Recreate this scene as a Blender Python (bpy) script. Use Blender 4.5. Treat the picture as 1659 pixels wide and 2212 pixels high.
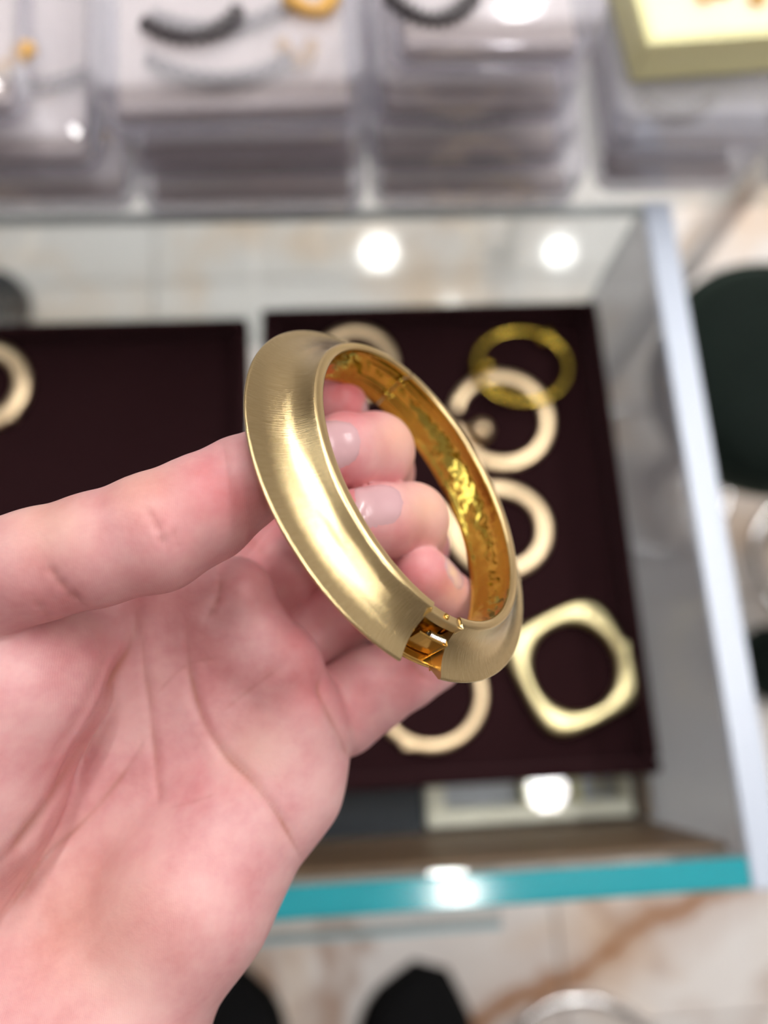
import bpy, bmesh, math, random
import numpy as np
from mathutils import Vector, Matrix

random.seed(7); rng = np.random.default_rng(7)
S = bpy.context.scene
for o in list(bpy.data.objects): bpy.data.objects.remove(o)

# ------------------------------------------------------------------ camera
F, CX, CY = 1700.0, 829.5, 1106.0            # focal length / centre in pixels of the 1659x2212 frame
PITCH, ROLL, YAW = [math.radians(a) for a in (74.506, 9.547, -12.221)]
RIM = 0.818                                   # height of the tray rims above the floor
CAM = np.array([0, 0, RIM + 0.47])
fw = np.array([-math.sin(YAW)*math.cos(PITCH), math.cos(YAW)*math.cos(PITCH), -math.sin(PITCH)])
r0 = np.array([math.cos(YAW), math.sin(YAW), 0.0]); u0 = np.cross(r0, fw)
rt = math.cos(ROLL)*r0 + math.sin(ROLL)*u0
up = -math.sin(ROLL)*r0 + math.cos(ROLL)*u0
cd = bpy.data.cameras.new('camera'); cam = bpy.data.objects.new('camera', cd); S.collection.objects.link(cam)
M = Matrix.Identity(4)
for i in range(3):
    M[i][0], M[i][1], M[i][2], M[i][3] = rt[i], up[i], -fw[i], CAM[i]
cam.matrix_world = M
cd.sensor_fit = 'VERTICAL'; cd.sensor_height = 36; cd.lens = 36*F/2212; cd.clip_start = 0.01
cd.dof.use_dof = True; cd.dof.focus_distance = 0.136; cd.dof.aperture_fstop = cd.lens/4.2
S.camera = cam

# ------------------------------------------------------------------ world, exposure
w = bpy.data.worlds.new('world'); S.world = w; w.use_nodes = True
w.node_tree.nodes['Background'].inputs[0].default_value = (0.95, 0.96, 1.0, 1)
w.node_tree.nodes['Background'].inputs[1].default_value = 0.6
S.view_settings.view_transform = 'Standard'; S.view_settings.look = 'None'
S.view_settings.gamma = 1; S.view_settings.use_curve_mapping = False
S.view_settings.exposure = -0.12
S.cycles.transparent_max_bounces = 32
LAMP, FILL, STRIP = 110.0, 4.2, 62.0                       # emission of the downlights and of the added soft fill panels

# ------------------------------------------------------------------ helpers
def CW(x, y, z):                              # camera millimetres (x right, y down, z depth) -> world
    return CAM + (x*rt - y*up + z*fw)*0.001
def PX(px, py, d):                            # pixel + depth in mm -> camera millimetres
    return np.array([(px-CX)/F*d, (py-CY)/F*d, d], float)
def U(px, py, z):                             # point where the ray of a pixel meets height z
    d = rt*(px-CX)/F - up*(py-CY)/F + fw
    return CAM + d*(z-CAM[2])/d[2]
def mesh(name, V, Fc, mat=None, parent=None, smooth=True):
    me = bpy.data.meshes.new(name)
    me.from_pydata([tuple(map(float, v)) for v in V], [], [tuple(map(int, f)) for f in Fc]); me.update()
    if smooth: me.polygons.foreach_set('use_smooth', [True]*len(me.polygons))
    o = bpy.data.objects.new(name, me); S.collection.objects.link(o)
    if mat: me.materials.append(mat)
    if parent: o.parent = parent
    return o
def bobj(name, bm, mat=None, parent=None, smooth=False):
    bmesh.ops.recalc_face_normals(bm, faces=bm.faces)
    me = bpy.data.meshes.new(name); bm.to_mesh(me); bm.free()
    if smooth: me.polygons.foreach_set('use_smooth', [True]*len(me.polygons))
    o = bpy.data.objects.new(name, me); S.collection.objects.link(o)
    if mat: me.materials.append(mat)
    if parent: o.parent = parent
    return o
def tag(o, label=None, cat=None, group=None, kind=None):
    if label: o['label'] = label
    if cat: o['category'] = cat
    if group: o['group'] = group
    if kind: o['kind'] = kind
    return o
def thing(name, label, cat, loc=(0, 0, 0), group=None, rot=(0, 0, 0)):
    o = bpy.data.objects.new(name, None); S.collection.objects.link(o)
    o.location = Vector([float(a) for a in loc]); o.rotation_euler = rot; o.empty_display_size = .01
    return tag(o, label, cat, group)
def box(bm, x0, x1, y0, y1, z0, z1, bev=0.0, seg=2):
    r = bmesh.ops.create_cube(bm, size=1); vs = r['verts']
    for v in vs:
        v.co = Vector((x0+(v.co.x+.5)*(x1-x0), y0+(v.co.y+.5)*(y1-y0), z0+(v.co.z+.5)*(z1-z0)))
    if bev:
        es = list({e for v in vs for e in v.link_edges})
        bmesh.ops.bevel(bm, geom=es, offset=bev, segments=seg, profile=.5, affect='EDGES')
def boxobj(name, x0, x1, y0, y1, z0, z1, mat, parent=None, bev=0.0, seg=2):
    bm = bmesh.new(); box(bm, x0, x1, y0, y1, z0, z1, bev, seg); return bobj(name, bm, mat, parent, smooth=False)
def lathe(name, prof, mat, parent=None, n=48, loc=(0, 0, 0), sx=1, sy=1):
    V, Fc = [], []; m = len(prof)
    for i in range(n):
        a = 2*math.pi*i/n
        for r, z in prof: V.append((loc[0]+sx*r*math.cos(a), loc[1]+sy*r*math.sin(a), loc[2]+z))
    for i in range(n):
        j = (i+1) % n
        for k in range(m-1): Fc.append((i*m+k, j*m+k, j*m+k+1, i*m+k+1))
    return mesh(name, V, Fc, mat, parent)
def tube(name, pts, rad, mat, parent=None, n=10, closed=False):
    P = np.array(pts, float); N = len(P); V, Fc = [], []
    rad = np.broadcast_to(rad, (N,))
    T = np.gradient(P, axis=0) if not closed else np.roll(P, -1, 0)-np.roll(P, 1, 0)
    T /= np.linalg.norm(T, axis=1)[:, None]+1e-12
    nrm = np.cross(T[0], (0.3, 0.2, 1)); nrm /= np.linalg.norm(nrm)
    for i in range(N):
        nrm = nrm - T[i]*(nrm@T[i]); nrm /= np.linalg.norm(nrm)+1e-12; b = np.cross(T[i], nrm)
        for k in range(n):
            a = 2*math.pi*k/n; V.append(P[i]+rad[i]*(math.cos(a)*nrm+math.sin(a)*b))
    for i in range(N if closed else N-1):
        j = (i+1) % N
        for k in range(n): Fc.append((i*n+k, i*n+(k+1) % n, j*n+(k+1) % n, j*n+k))
    if not closed: Fc += [tuple(range(n))[::-1], tuple((N-1)*n+k for k in range(n))]
    return mesh(name, V, Fc, mat, parent)
def ball(name, c, r, mat, parent=None, s=(1, 1, 1)):
    bm = bmesh.new(); bmesh.ops.create_uvsphere(bm, u_segments=20, v_segments=12, radius=r)
    for v in bm.verts: v.co = Vector((v.co.x*s[0]+c[0], v.co.y*s[1]+c[1], v.co.z*s[2]+c[2]))
    return bobj(name, bm, mat, parent, True)

# ------------------------------------------------------------------ materials
def nt(name):
    m = bpy.data.materials.new(name); m.use_nodes = True; t = m.node_tree
    return m, t, t.nodes['Principled BSDF']
def lk(t, a, b): t.links.new(a, b)
def noise(t, scale, detail=4, vec=None, rough=.5, dist=0.0):
    n = t.nodes.new('ShaderNodeTexNoise'); n.inputs['Scale'].default_value = scale
    n.inputs['Detail'].default_value = detail; n.inputs['Roughness'].default_value = rough; n.inputs['Distortion'].default_value = dist
    if vec: lk(t, vec, n.inputs['Vector'])
    return n
def ramp(t, fac, stops):
    r = t.nodes.new('ShaderNodeValToRGB'); lk(t, fac, r.inputs[0]); e = r.color_ramp.elements
    while len(e) < len(stops): e.new(.5)
    for k, (p, c) in enumerate(stops): e[k].position = p; e[k].color = (*c, 1) if len(c) == 3 else c
    return r
def mix(t, fac, a, b, mode='MIX'):
    n = t.nodes.new('ShaderNodeMix'); n.data_type = 'RGBA'; n.blend_type = mode
    for s, v in ((0, fac), (6, a), (7, b)):
        if hasattr(v, 'is_linked'): lk(t, v, n.inputs[s])
        else: n.inputs[s].default_value = v if s == 0 else (*v, 1)
    return n.outputs[2]
def bump(t, h, strength, dist, nrm=None):
    b = t.nodes.new('ShaderNodeBump'); b.inputs['Strength'].default_value = strength; b.inputs['Distance'].default_value = dist
    lk(t, h, b.inputs['Height'])
    if nrm: lk(t, nrm, b.inputs['Normal'])
    return b.outputs[0]
def objco(t, scale=None):
    c = t.nodes.new('ShaderNodeTexCoord').outputs['Object']
    if scale:
        m = t.nodes.new('ShaderNodeMapping'); m.inputs['Scale'].default_value = scale; lk(t, c, m.inputs[0]); c = m.outputs[0]
    return c
def plain(name, col, rough=.5, metal=0.0, var=.06, scale=40, **kw):
    m, t, p = nt(name); c = objco(t); n = noise(t, scale, 3, c)
    lk(t, mix(t, n.outputs[0], tuple(a*(1-var) for a in col), tuple(min(1, a*(1+var)) for a in col)), p.inputs['Base Color'])
    p.inputs['Roughness'].default_value = rough; p.inputs['Metallic'].default_value = metal
    for k, v in kw.items(): p.inputs[k.replace('_', ' ')].default_value = v
    return m
def emit(name, col, s):
    m, t, p = nt(name); p.inputs['Base Color'].default_value = (*col, 1)
    p.inputs['Emission Color'].default_value = (*col, 1); p.inputs['Emission Strength'].default_value = s; return m
def clear(name, tint=(.96, .98, .98), milk=0.0, milkcol=(.9, .9, .93), gloss=.04, rough=.03, grazing=.5):
    m = bpy.data.materials.new(name); m.use_nodes = True; t = m.node_tree; t.nodes.clear()
    out = t.nodes.new('ShaderNodeOutputMaterial'); tr = t.nodes.new('ShaderNodeBsdfTransparent'); tr.inputs[0].default_value = (*tint, 1)
    gl = t.nodes.new('ShaderNodeBsdfGlossy'); gl.inputs['Roughness'].default_value = rough
    di = t.nodes.new('ShaderNodeBsdfDiffuse'); di.inputs[0].default_value = (*milkcol, 1)
    a = t.nodes.new('ShaderNodeMixShader'); a.inputs[0].default_value = milk; lk(t, tr.outputs[0], a.inputs[1]); lk(t, di.outputs[0], a.inputs[2])
    lw = t.nodes.new('ShaderNodeLayerWeight'); lw.inputs[0].default_value = .5
    mr = t.nodes.new('ShaderNodeMapRange'); mr.inputs['From Min'].default_value = 0; mr.inputs['From Max'].default_value = 1
    mr.inputs['To Min'].default_value = gloss; mr.inputs['To Max'].default_value = grazing
    pw = t.nodes.new('ShaderNodeMath'); pw.operation = 'POWER'; pw.inputs[1].default_value = 3
    lk(t, lw.outputs['Facing'], pw.inputs[0]); lk(t, pw.outputs[0], mr.inputs['Value'])
    b = t.nodes.new('ShaderNodeMixShader'); lk(t, mr.outputs[0], b.inputs[0]); lk(t, a.outputs[0], b.inputs[1]); lk(t, gl.outputs[0], b.inputs[2])
    lk(t, b.outputs[0], out.inputs[0]); return m

def marble_mat():
    m, t, p = nt('marble'); g = t.nodes.new('ShaderNodeNewGeometry').outputs['Position']
    n1 = noise(t, 2.6, 5, g, .55, .3); c1 = ramp(t, n1.outputs[0], [(.30, (.70, .42, .22)), (.40, (.84, .68, .54)), (.50, (.88, .83, .79)), (.75, (.90, .88, .87))])
    n2 = noise(t, 1.3, 5, g, .55, .5); c2 = ramp(t, n2.outputs[0], [(.475, (0, 0, 0)), (.495, (.7, .7, .7)), (.505, (.7, .7, .7)), (.53, (0, 0, 0))])
    wgt = noise(t, .9, 2, g); w2 = ramp(t, wgt.outputs[0], [(.52, (0, 0, 0)), (.62, (1, 1, 1))])
    v = mix(t, w2.outputs[0], c1.outputs[0], mix(t, c2.outputs[0], c1.outputs[0], (.36, .19, .10)))
    # one long brown vein crossing the tiles in front of the case
    A, B = U(1130, 2140, 0), U(1570, 1900, 0); d = (B-A)/np.linalg.norm(B-A); nrm = np.array([-d[1], d[0], 0])
    dp = t.nodes.new('ShaderNodeVectorMath'); dp.operation = 'DOT_PRODUCT'; lk(t, g, dp.inputs[0]); dp.inputs[1].default_value = nrm
    n3 = noise(t, 7, 4, g, .6); ma = t.nodes.new('ShaderNodeMath'); ma.operation = 'MULTIPLY_ADD'; lk(t, n3.outputs[0], ma.inputs[0]); ma.inputs[1].default_value = .12; lk(t, dp.outputs['Value'], ma.inputs[2])
    o_ = float(A@nrm)+.06
    mr = t.nodes.new('ShaderNodeMapRange'); mr.inputs['From Min'].default_value = o_-.20; mr.inputs['From Max'].default_value = o_+.20; lk(t, ma.outputs[0], mr.inputs['Value'])
    c3 = ramp(t, mr.outputs[0], [(.28, (0, 0, 0)), (.44, (.35, .35, .35)), (.485, (1, 1, 1)), (.515, (.9, .9, .9)), (.56, (.3, .3, .3)), (.72, (0, 0, 0))])
    dl = t.nodes.new('ShaderNodeVectorMath'); dl.operation = 'DOT_PRODUCT'; lk(t, g, dl.inputs[0]); dl.inputs[1].default_value = d
    ml = t.nodes.new('ShaderNodeMapRange'); q0 = float(A@d); ml.inputs['From Min'].default_value = q0-.35; ml.inputs['From Max'].default_value = q0-.1; lk(t, dl.outputs['Value'], ml.inputs['Value'])
    m2 = t.nodes.new('ShaderNodeMath'); m2.operation = 'MULTIPLY'; lk(t, ml.outputs[0], m2.inputs[0]); lk(t, c3.outputs[0], m2.inputs[1])
    v = mix(t, m2.outputs[0], v, (.40, .20, .10))
    lk(t, v, p.inputs['Base Color']); p.inputs['Roughness'].default_value = .08; p.inputs['Specular IOR Level'].default_value = .6
    return m
def gold_mat(name, lo, hi, rough, brush=0.0, hammer=0.0, hs=220, aniso=None):
    m, t, p = nt(name); c = objco(t)
    n = noise(t, 900 if brush else 60, 3, c, .6)
    if brush:
        at = t.nodes.new('ShaderNodeAttribute'); at.attribute_name = 'uvw'
        mp = t.nodes.new('ShaderNodeMapping'); mp.inputs['Scale'].default_value = (150, 9, 1); lk(t, at.outputs['Vector'], mp.inputs[0])
        n = noise(t, 1.0, 5, mp.outputs[0], .65)
        lk(t, bump(t, n.outputs[0], brush, .0002), p.inputs['Normal'])
        rr = t.nodes.new('ShaderNodeMapRange'); rr.inputs['To Min'].default_value = rough-.05; rr.inputs['To Max'].default_value = rough+.10
        lk(t, n.outputs[0], rr.inputs['Value']); lk(t, rr.outputs[0], p.inputs['Roughness'])
    else:
        p.inputs['Roughness'].default_value = rough
    if hammer:
        h = noise(t, hs, 2, c, .5); lk(t, bump(t, h.outputs[0], hammer, .001), p.inputs['Normal'])
    lk(t, mix(t, n.outputs[0], lo, hi), p.inputs['Base Color']); p.inputs['Metallic'].default_value = 1
    return m
MAR = marble_mat()
SATIN = gold_mat('satin_gold', (.52, .375, .15), (.93, .76, .45), .14, brush=.20)
RIMG = gold_mat('rim_gold', (.72, .53, .25), (.84, .66, .36), .30)
POLG = gold_mat('polished_gold', (.46, .34, .05), (.72, .55, .12), .11, hammer=.33, hs=300)
DARKG = gold_mat('deep_gold', (.72, .42, .10), (.80, .50, .15), .18)  # more orange gold for the hinge pin, channel and latch
PALEG = gold_mat('pale_gold', (.80, .60, .36), (.88, .70, .46), .34)
YELG = gold_mat('yellow_gold', (.66, .45, .06), (.78, .56, .10), .22)
LEMG = gold_mat('lemon_gold', (.84, .72, .36), (.92, .82, .48), .33)
CHR = plain('chrome', (.82, .82, .82), .12, 1.0)
VEL = plain('velvet', (.017, .0050, .0062), .95, 0, .35, 300, Sheen_Weight=.10, Sheen_Roughness=.5, Sheen_Tint=(.9, .45, .5, 1), Specular_IOR_Level=.1)
GREEN = plain('green_velvet', (.004, .0085, .0065), .9, 0, .3, 60, Sheen_Weight=.12, Sheen_Roughness=.45, Sheen_Tint=(.5, .8, .6, 1), Specular_IOR_Level=.2)
BLACK = plain('black_leather', (.0025, .0025, .003), .75, 0, .3, 60, Specular_IOR_Level=.15)
SOLE = plain('rubber', (.005, .005, .005), .85, Specular_IOR_Level=.1)
NAVY = plain('navy_cloth', (.002, .008, .014), .8, 0, .3, 80)
WOOD = plain('brown_wood', (.14, .088, .048), .45, 0, .35, 18)
WHITE = plain('white_paint', (.82, .82, .84), .6); WALLP = plain('warm_grey_wall_paint', (.46, .43, .42), .7)
CEIL = plain('ceiling_paint', (.86, .86, .87), .7)
CREAM = plain('cream_leatherette', (.95, .91, .74), .5)
GREYC = plain('grey_lining', (.66, .69, .76), .6)
PAD = plain('cream_pad', (.90, .80, .74), .7, 0, .12, 30)
MAUVE = plain('mauve_card', (.50, .40, .44), .7, 0, .2, 30)
YELL = plain('yellow_plastic', (.93, .88, .46), .35)
YELI = plain('yellow_insert', (.90, .84, .62), .5)
ORNG = plain('amber_stone', (.80, .45, .10), .3)
DKST = plain('dark_stone', (.06, .05, .055), .3, 0, .4, 200)
GLASS = clear('clear_glass', (.93, .96, .96), .06, (.7, .75, .8), .05, .02, .35)
WALLG = clear('thick_glass', (.90, .93, .94), .42, (.70, .71, .79), .06, .32, .35)
PLAST = clear('clear_plastic', (.97, .97, .99), .20, (.95, .93, .98), .07, .08, .55)
TEAL = plain('teal_glass_edge', (.022, .33, .39), .12, 0, .12, 12)
SHINE_EDGE = plain('bright_reflection_edge', (.56, .62, .73), .25, 0, .05, 12)  # pale blue-white stands in for light reflected off the right pane's top edge

# ------------------------------------------------------------------ room shell
floor = tag(bpy.data.objects.new('floor', None), kind='structure'); S.collection.objects.link(floor)
boxobj('screed', -2.7, 2.7, -2.5, 3.6, -.06, -.0135, plain('grout', (.40, .36, .33), .8), floor)
T = 0.62; tile_me = None
ox, oy = 0.30, -0.44
for i in range(-5, 4):
    for j in range(-4, 7):
        x, y = ox+i*T, oy+j*T
        if x+T < -2.7 or x > 2.7 or y+T < -2.5 or y > 3.6: continue
        if tile_me is None:
            bm = bmesh.new(); box(bm, .0015, T-.0015, .0015, T-.0015, -.0135, 0, .0012, 1); o = bobj('tile', bm, MAR, floor); tile_me = o.data
        else:
            o = bpy.data.objects.new('tile', tile_me); S.collection.objects.link(o); o.parent = floor
        o.location = (x, y, 0)
tag(boxobj('ceiling', -2.7, 2.7, -2.5, 3.6, 2.8, 2.86, CEIL), kind='structure')
for nm, a in (('wall_back', (-2.7, 2.7, 3.5, 3.6)), ('wall_front', (-2.7, 2.7, -2.5, -2.4)), ('wall_left', (-2.7, -2.6, -2.4, 3.5)), ('wall_right', (2.6, 2.7, -2.4, 3.5))):
    tag(boxobj(nm, *a, -.0135, 2.8, WALLP), kind='structure')

# ------------------------------------------------------------------ ceiling lights
LE = emit('lamp_diffuser', (1.0, .97, .93), LAMP); PE = emit('fill_diffuser', (.97, .98, 1.0), FILL); SE = emit('strip_diffuser', (1.0, .985, .96), STRIP)
def downlight(x, y, r, lab):
    t = thing('ceiling_downlight', lab, 'lamp', (x, y, 2.8), 'round downlights in the ceiling')
    lathe('rim', [(r, -.002), (r+.02, -.004), (r+.022, -.012), (r+.004, -.02), (r, -.02)], WHITE, t)
    lathe('diffuser', [(0, -.012), (r, -.012), (r, -.004), (0, -.004)], LE, t)
def mirror(px, py, z):                        # ceiling point seen reflected in a level surface at height z
    P = U(px, py, z); d = (P-CAM)/np.linalg.norm(P-CAM); return P + np.array([d[0], d[1], -d[2]])*(2.8-z)/(-d[2])
for k, (px, py, z, r, lab) in enumerate([(818, 548, 0, .092, 'round ceiling downlight near the back wall, left of its pair'), (1206, 546, 0, .072, 'smaller round ceiling downlight near the back wall, right of its pair'),
                                    (1180, 1705, .80, .055, 'small round ceiling downlight above the glass case'), (985, 1925, .898, .05, 'small round ceiling downlight above the front glass edge')]):
    q = mirror(px, py, z); downlight(q[0], q[1], r, lab)
for k, (x, y, l, wd, lab) in enumerate([(-1.2, .75, 1.5, .3, 'added soft fill light, a long ceiling panel left of the glass case'), (1.35, .75, 1.5, .3, 'added soft fill light, a long ceiling panel right of the glass case'), (-.2, 1.6, .3, 1.6, 'added soft fill light, a ceiling panel set crosswise over the box stacks')]):
    t = thing('fill_light_panel', lab, 'lamp', (x, y, 2.8), 'added fill light panels on the ceiling')  # unseen panels added as soft fill for general illumination
    bm = bmesh.new()
    for a in ((-wd/2-.02, -wd/2, -l/2-.02, l/2+.02), (wd/2, wd/2+.02, -l/2-.02, l/2+.02), (-wd/2, wd/2, -l/2-.02, -l/2), (-wd/2, wd/2, l/2, l/2+.02)): box(bm, *a, -.02, 0)
    bobj('frame', bm, WHITE, t); boxobj('diffuser', -wd/2, wd/2, -l/2, l/2, -.012, -.004, PE, t)

for x0, y0, x1, y1, lab in ((-.15, .35, .70, 2.35, 'bright linear ceiling light running from the case towards the back wall'), (.98, -.15, .98, .95, 'bright linear ceiling light above the stools on the right'), (1.95, .4, 1.95, 2.2, 'bright linear ceiling light along the right wall')):
    l = math.hypot(x1-x0, y1-y0); t = thing('linear_light', lab, 'lamp', ((x0+x1)/2, (y0+y1)/2, 2.8), 'bright linear ceiling lights', (0, 0, math.atan2(y1-y0, x1-x0)))
    bm = bmesh.new(); box(bm, -l/2-.01, l/2+.01, -.047, -.032, -.03, 0); box(bm, -l/2-.01, l/2+.01, .032, .047, -.03, 0); bobj('housing', bm, WHITE, t)
    boxobj('diffuser', -l/2, l/2, -.032, .032, -.02, -.008, SE, t)

# ------------------------------------------------------------------ glass display case
X1, X2, Y1, Y2 = -0.04664, 0.18055, -0.0354, 0.27056
SH = 0.80                                     # top of the glass shelf
WT = RIM + 0.0813                             # top of the glass walls
XW, YB, YF, TH = 0.1768+.0075, 0.2798, -0.0683, 0.0125
case = thing('glass_display_case', 'open glass display case with thick polished edges holding the velvet trays', 'display case', (0, 0, 0))
def pane(x0, x1, y0, y1, z0, z1, edge, mat):
    e = .004
    p = boxobj('glass_panel', x0, x1, y0, y1, z0, z1-e, mat, case)
    q = boxobj('polished_edge', x0, x1, y0, y1, z1-e, z1, edge, p, .0008, 1)
    q['label'] = 'teal polished glass edge' if edge is TEAL else 'polished glass edge with reflected light painted pale blue-white'
    return p
XO = XW + .0165
pane(XW, XO, YF-.0145, YB+TH*.6, .745, WT, SHINE_EDGE, WALLG)
pane(-.62, XW-.0005, YF-.0135, YF, .745, WT, TEAL, GLASS)
pane(-.62, XW-.0005, YB, YB+.006, .745, WT, plain('grey_glass_edge', (.42, .46, .46), .15), GLASS)
sh = boxobj('glass_shelf', -.62, XW-.001, YF+.0005, YB-.0005, SH-.008, SH, clear('shelf_glass', (.98, .99, .99), .01, (.7, .75, .8), .02, .02, .2), case)
# wooden lower deck and the rails that carry the case
boxobj('deck_board', -.62, XW-.001, YF+.0005, .06, .745, .755, WOOD, case, .001, 1)
boxobj('front_rail', -.62, XW-.002, YF+.0006, YF+.0045, .7555, SH-.009, WOOD, case, .001, 1); boxobj('front_rail', -.62, XW-.002, YF+.0006, YF+.0045, SH+.0004, .884, WOOD, case, .001, 1); boxobj('side_rail', XW-.010, XW-.0015, YF+.006, .06, .7555, SH-.009, WOOD, case, .001, 1)
xe = U(1085, 2010, SH)
lw = U(700, 2022, SH)
boxobj('glass_ledge', -.62, xe[0], lw[1], YF-.0142, SH-.006, SH, GLASS, case)
boxobj('ledge_edge', -.62, xe[0], lw[1]-.003, lw[1], SH-.006, SH, plain('pale_teal_edge', (.50, .66, .70), .1), case)
for x, y in ((XW-.03, YF+.03), (-.58, YF+.03)):
    boxobj('leg', x-.025, x+.025, y-.02, y+.03, 0, .745, CHR, case, .002, 1)
for x, y in ((XW-.03, YB-.04), (-.58, YB-.04)):
    boxobj('leg', x-.012, x+.012, y-.012, y+.012, 0, SH-.008, CHR, case, .002, 1)

# ------------------------------------------------------------------ velvet trays
def tray(x0, x1, y0, y1, lab, slope=0):
    t = thing('velvet_tray', lab, 'tray', ((x0+x1)/2, (y0+y1)/2, SH), 'dark velvet trays in the case')
    hx, hy = (x1-x0)/2, (y1-y0)/2; h = RIM-SH; rw = .008
    boxobj('base', -hx+.002, hx-.002, -hy+.002, hy-.002, .0005, .002, VEL, t)
    boxobj('pad', -hx+rw, hx-rw, -hy+rw, hy-rw, .002, .0038, VEL, t, .001, 1)
    for a in ((-hx, hx, hy-rw, hy), (-hx, hx, -hy, -hy+rw), (-hx, -hx+rw, -hy+rw, hy-rw), (hx-rw, hx, -hy+rw, hy-rw)):
        boxobj('rim_wall', *a, 0, h, VEL, t, .0028, 3)
    return t
tray(X1, X2, Y1, Y2, 'dark maroon velvet tray on the right, holding most of the gold bangles')
tray(X1-.009-.227, X1-.009, Y1-.004, Y2-.006, 'dark maroon velvet tray on the left, nearly empty with one bangle')
PZ = SH + .0038

# ------------------------------------------------------------------ bangles lying in the trays
def sup(n, e): 
    a = np.linspace(0, 2*math.pi, n, endpoint=False); c, s = np.cos(a), np.sin(a)
    return np.sign(c)*abs(c)**(2/e), np.sign(s)*abs(s)**(2/e)
def ring_part(name, mat, par, ro, ri, h, eo=2, rot=0, n=72, z0=0, cy=1.0, off=(0, 0), a0=None, a1=None, wave=0):
    A = np.linspace(0, 2*math.pi, n, endpoint=False) if a0 is None else np.linspace(a0, a1, n)
    V, Fc = [], []; m = 12
    for a in A:
        c, s = math.cos(a), math.sin(a)
        k = (abs(c)**eo+abs(s)**eo)**(-1/eo)
        Ro, Ri = ro*k, ri
        for q in range(m):
            b = 2*math.pi*q/m; cb, sb = math.cos(b), math.sin(b)
            pb = np.sign(cb)*abs(cb)**.7; qb = np.sign(sb)*abs(sb)**.7
            mid, hw = (Ro+Ri)/2, (Ro-Ri)/2
            x0 = (mid+hw*pb); hh = h*(1+wave*math.cos(2*a+rot))
            x, y = x0*c+(off[0] if pb < 0 else 0)*1.0, x0*s*cy+(off[1] if pb < 0 else 0)
            V.append((x*math.cos(rot)-y*math.sin(rot), x*math.sin(rot)+y*math.cos(rot), z0+hh/2*(1+qb)))
    N = len(A)
    for i in range(N if a0 is None else N-1):
        j = (i+1) % N
        for q in range(m): Fc.append((i*m+q, j*m+q, j*m+(q+1) % m, i*m+(q+1) % m))
    if a0 is not None: Fc += [tuple(range(m)), tuple((N-1)*m+q for q in range(m))[::-1]]
    return mesh(name, V, Fc, mat, par)
G = 'gold bangles lying in the velvet trays'
def at(px, py, z=PZ+.003): return U(px, py, z)
def rad(px, py, r): return np.linalg.norm(at(px+r, py)-at(px, py))
def placed(name, lab, px, py, rot=(0, 0, 0), dz=0.0003):
    p = at(px, py); return thing(name, lab, 'bangle', (p[0], p[1], PZ+dz), G, rot)
b = placed('bangle', 'smooth pale gold bangle alone in the left velvet tray', -42, 836)
r = rad(0, 836, 110); ring_part('band', PALEG, b, r, r*.66, .007); 
b2 = boxobj('clasp', -.004, .004, -.002, .002, 0, .0055, PALEG, b, .0012); b2.location = (r*.85*math.cos(-.75), r*.85*math.sin(-.75)-.003, 0)
b = placed('bangle', 'pale gold bangle at the tray back, partly behind the top of the held bangle', 768, 785)
r = rad(768, 785, 90); ring_part('band', PALEG, b, r, r*.70, .006); boxobj('clasp', -.003, .003, -r-.001, -r*.70, .001, .0065, PALEG, b, .001)
b = placed('bangle', 'pale rose gold open bangle with a ball end, under the thin yellow one', 1083, 906)
r = rad(1083, 906, 113); ring_part('band', PALEG, b, r, r*.76, .005, a0=math.pi*1.03, a1=math.pi*2.93)
pb = at(1037, 937)-at(1083, 906)
ball('ball_end', (pb[0]*1.0, pb[1]*1.0, .0075), .0073, PALEG, b)
tube('ball_stem', [(pb[0], pb[1], .006), (-r*.80, pb[1]*.6, .003)], .002, PALEG, b)
p = at(1125, 797)
b = thing('bangle', 'thin yellow gold bangle with beads, tilted over the rose gold bangle', 'bangle', (p[0], p[1], PZ+.0065), G, (math.radians(-6), math.radians(2), .1))
r = rad(1125, 797, 106); ring_part('band', YELG, b, r, r*.87, .003, cy=.88)
for (qx, qy, rr) in ((1047, 797, .0042), (1178, 742, .0046), (1060, 850, .0028), (1078, 862, .0028), (1096, 868, .0026)):
    q = at(qx, qy)-p; ball('bead', (q[0], q[1], .003), rr, YELG, b)
boxobj('clasp', -.004, .004, -.003, .003, 0, .005, YELG, b, .001).location = (r*.62, r*.60, 0)
b = placed('bangle', 'pale gold bangle midway down the right tray, below the rose gold bangle', 1078, 1144)
r = rad(1078, 1144, 113); ring_part('band', PALEG, b, r, r*.72, .006, cy=.93)
boxobj('clasp', -.003, .003, -.0045, .0045, 0, .0075, PALEG, b, .001).location = (-r*.86, r*.38, 0)
b = placed('bangle', 'slim pale gold bangle at the tray front, behind the little finger', 928, 1500)
r = rad(928, 1500, 124); ring_part('band', PALEG, b, r, r*.80, .005, cy=.96)
boxobj('clasp', -.006, .006, -.002, .002, 0, .0056, PALEG, b, .001).location = (-r*.35, -r*.83, 0)
b = placed('bangle', 'lemon gold square bangle with a round hole and lifted corners', 1236, 1442)
r = rad(1236, 1442, 126)*.96
ring_part('band', LEMG, b, r, rad(1210, 1440, 94), .010, eo=4.2, rot=math.radians(22), wave=.0, n=96)
c = boxobj('clasp', -.003, .003, -.006, .006, .001, .0108, LEMG, b, .0015); c.location = (r*.90, r*.22, 0)

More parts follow.
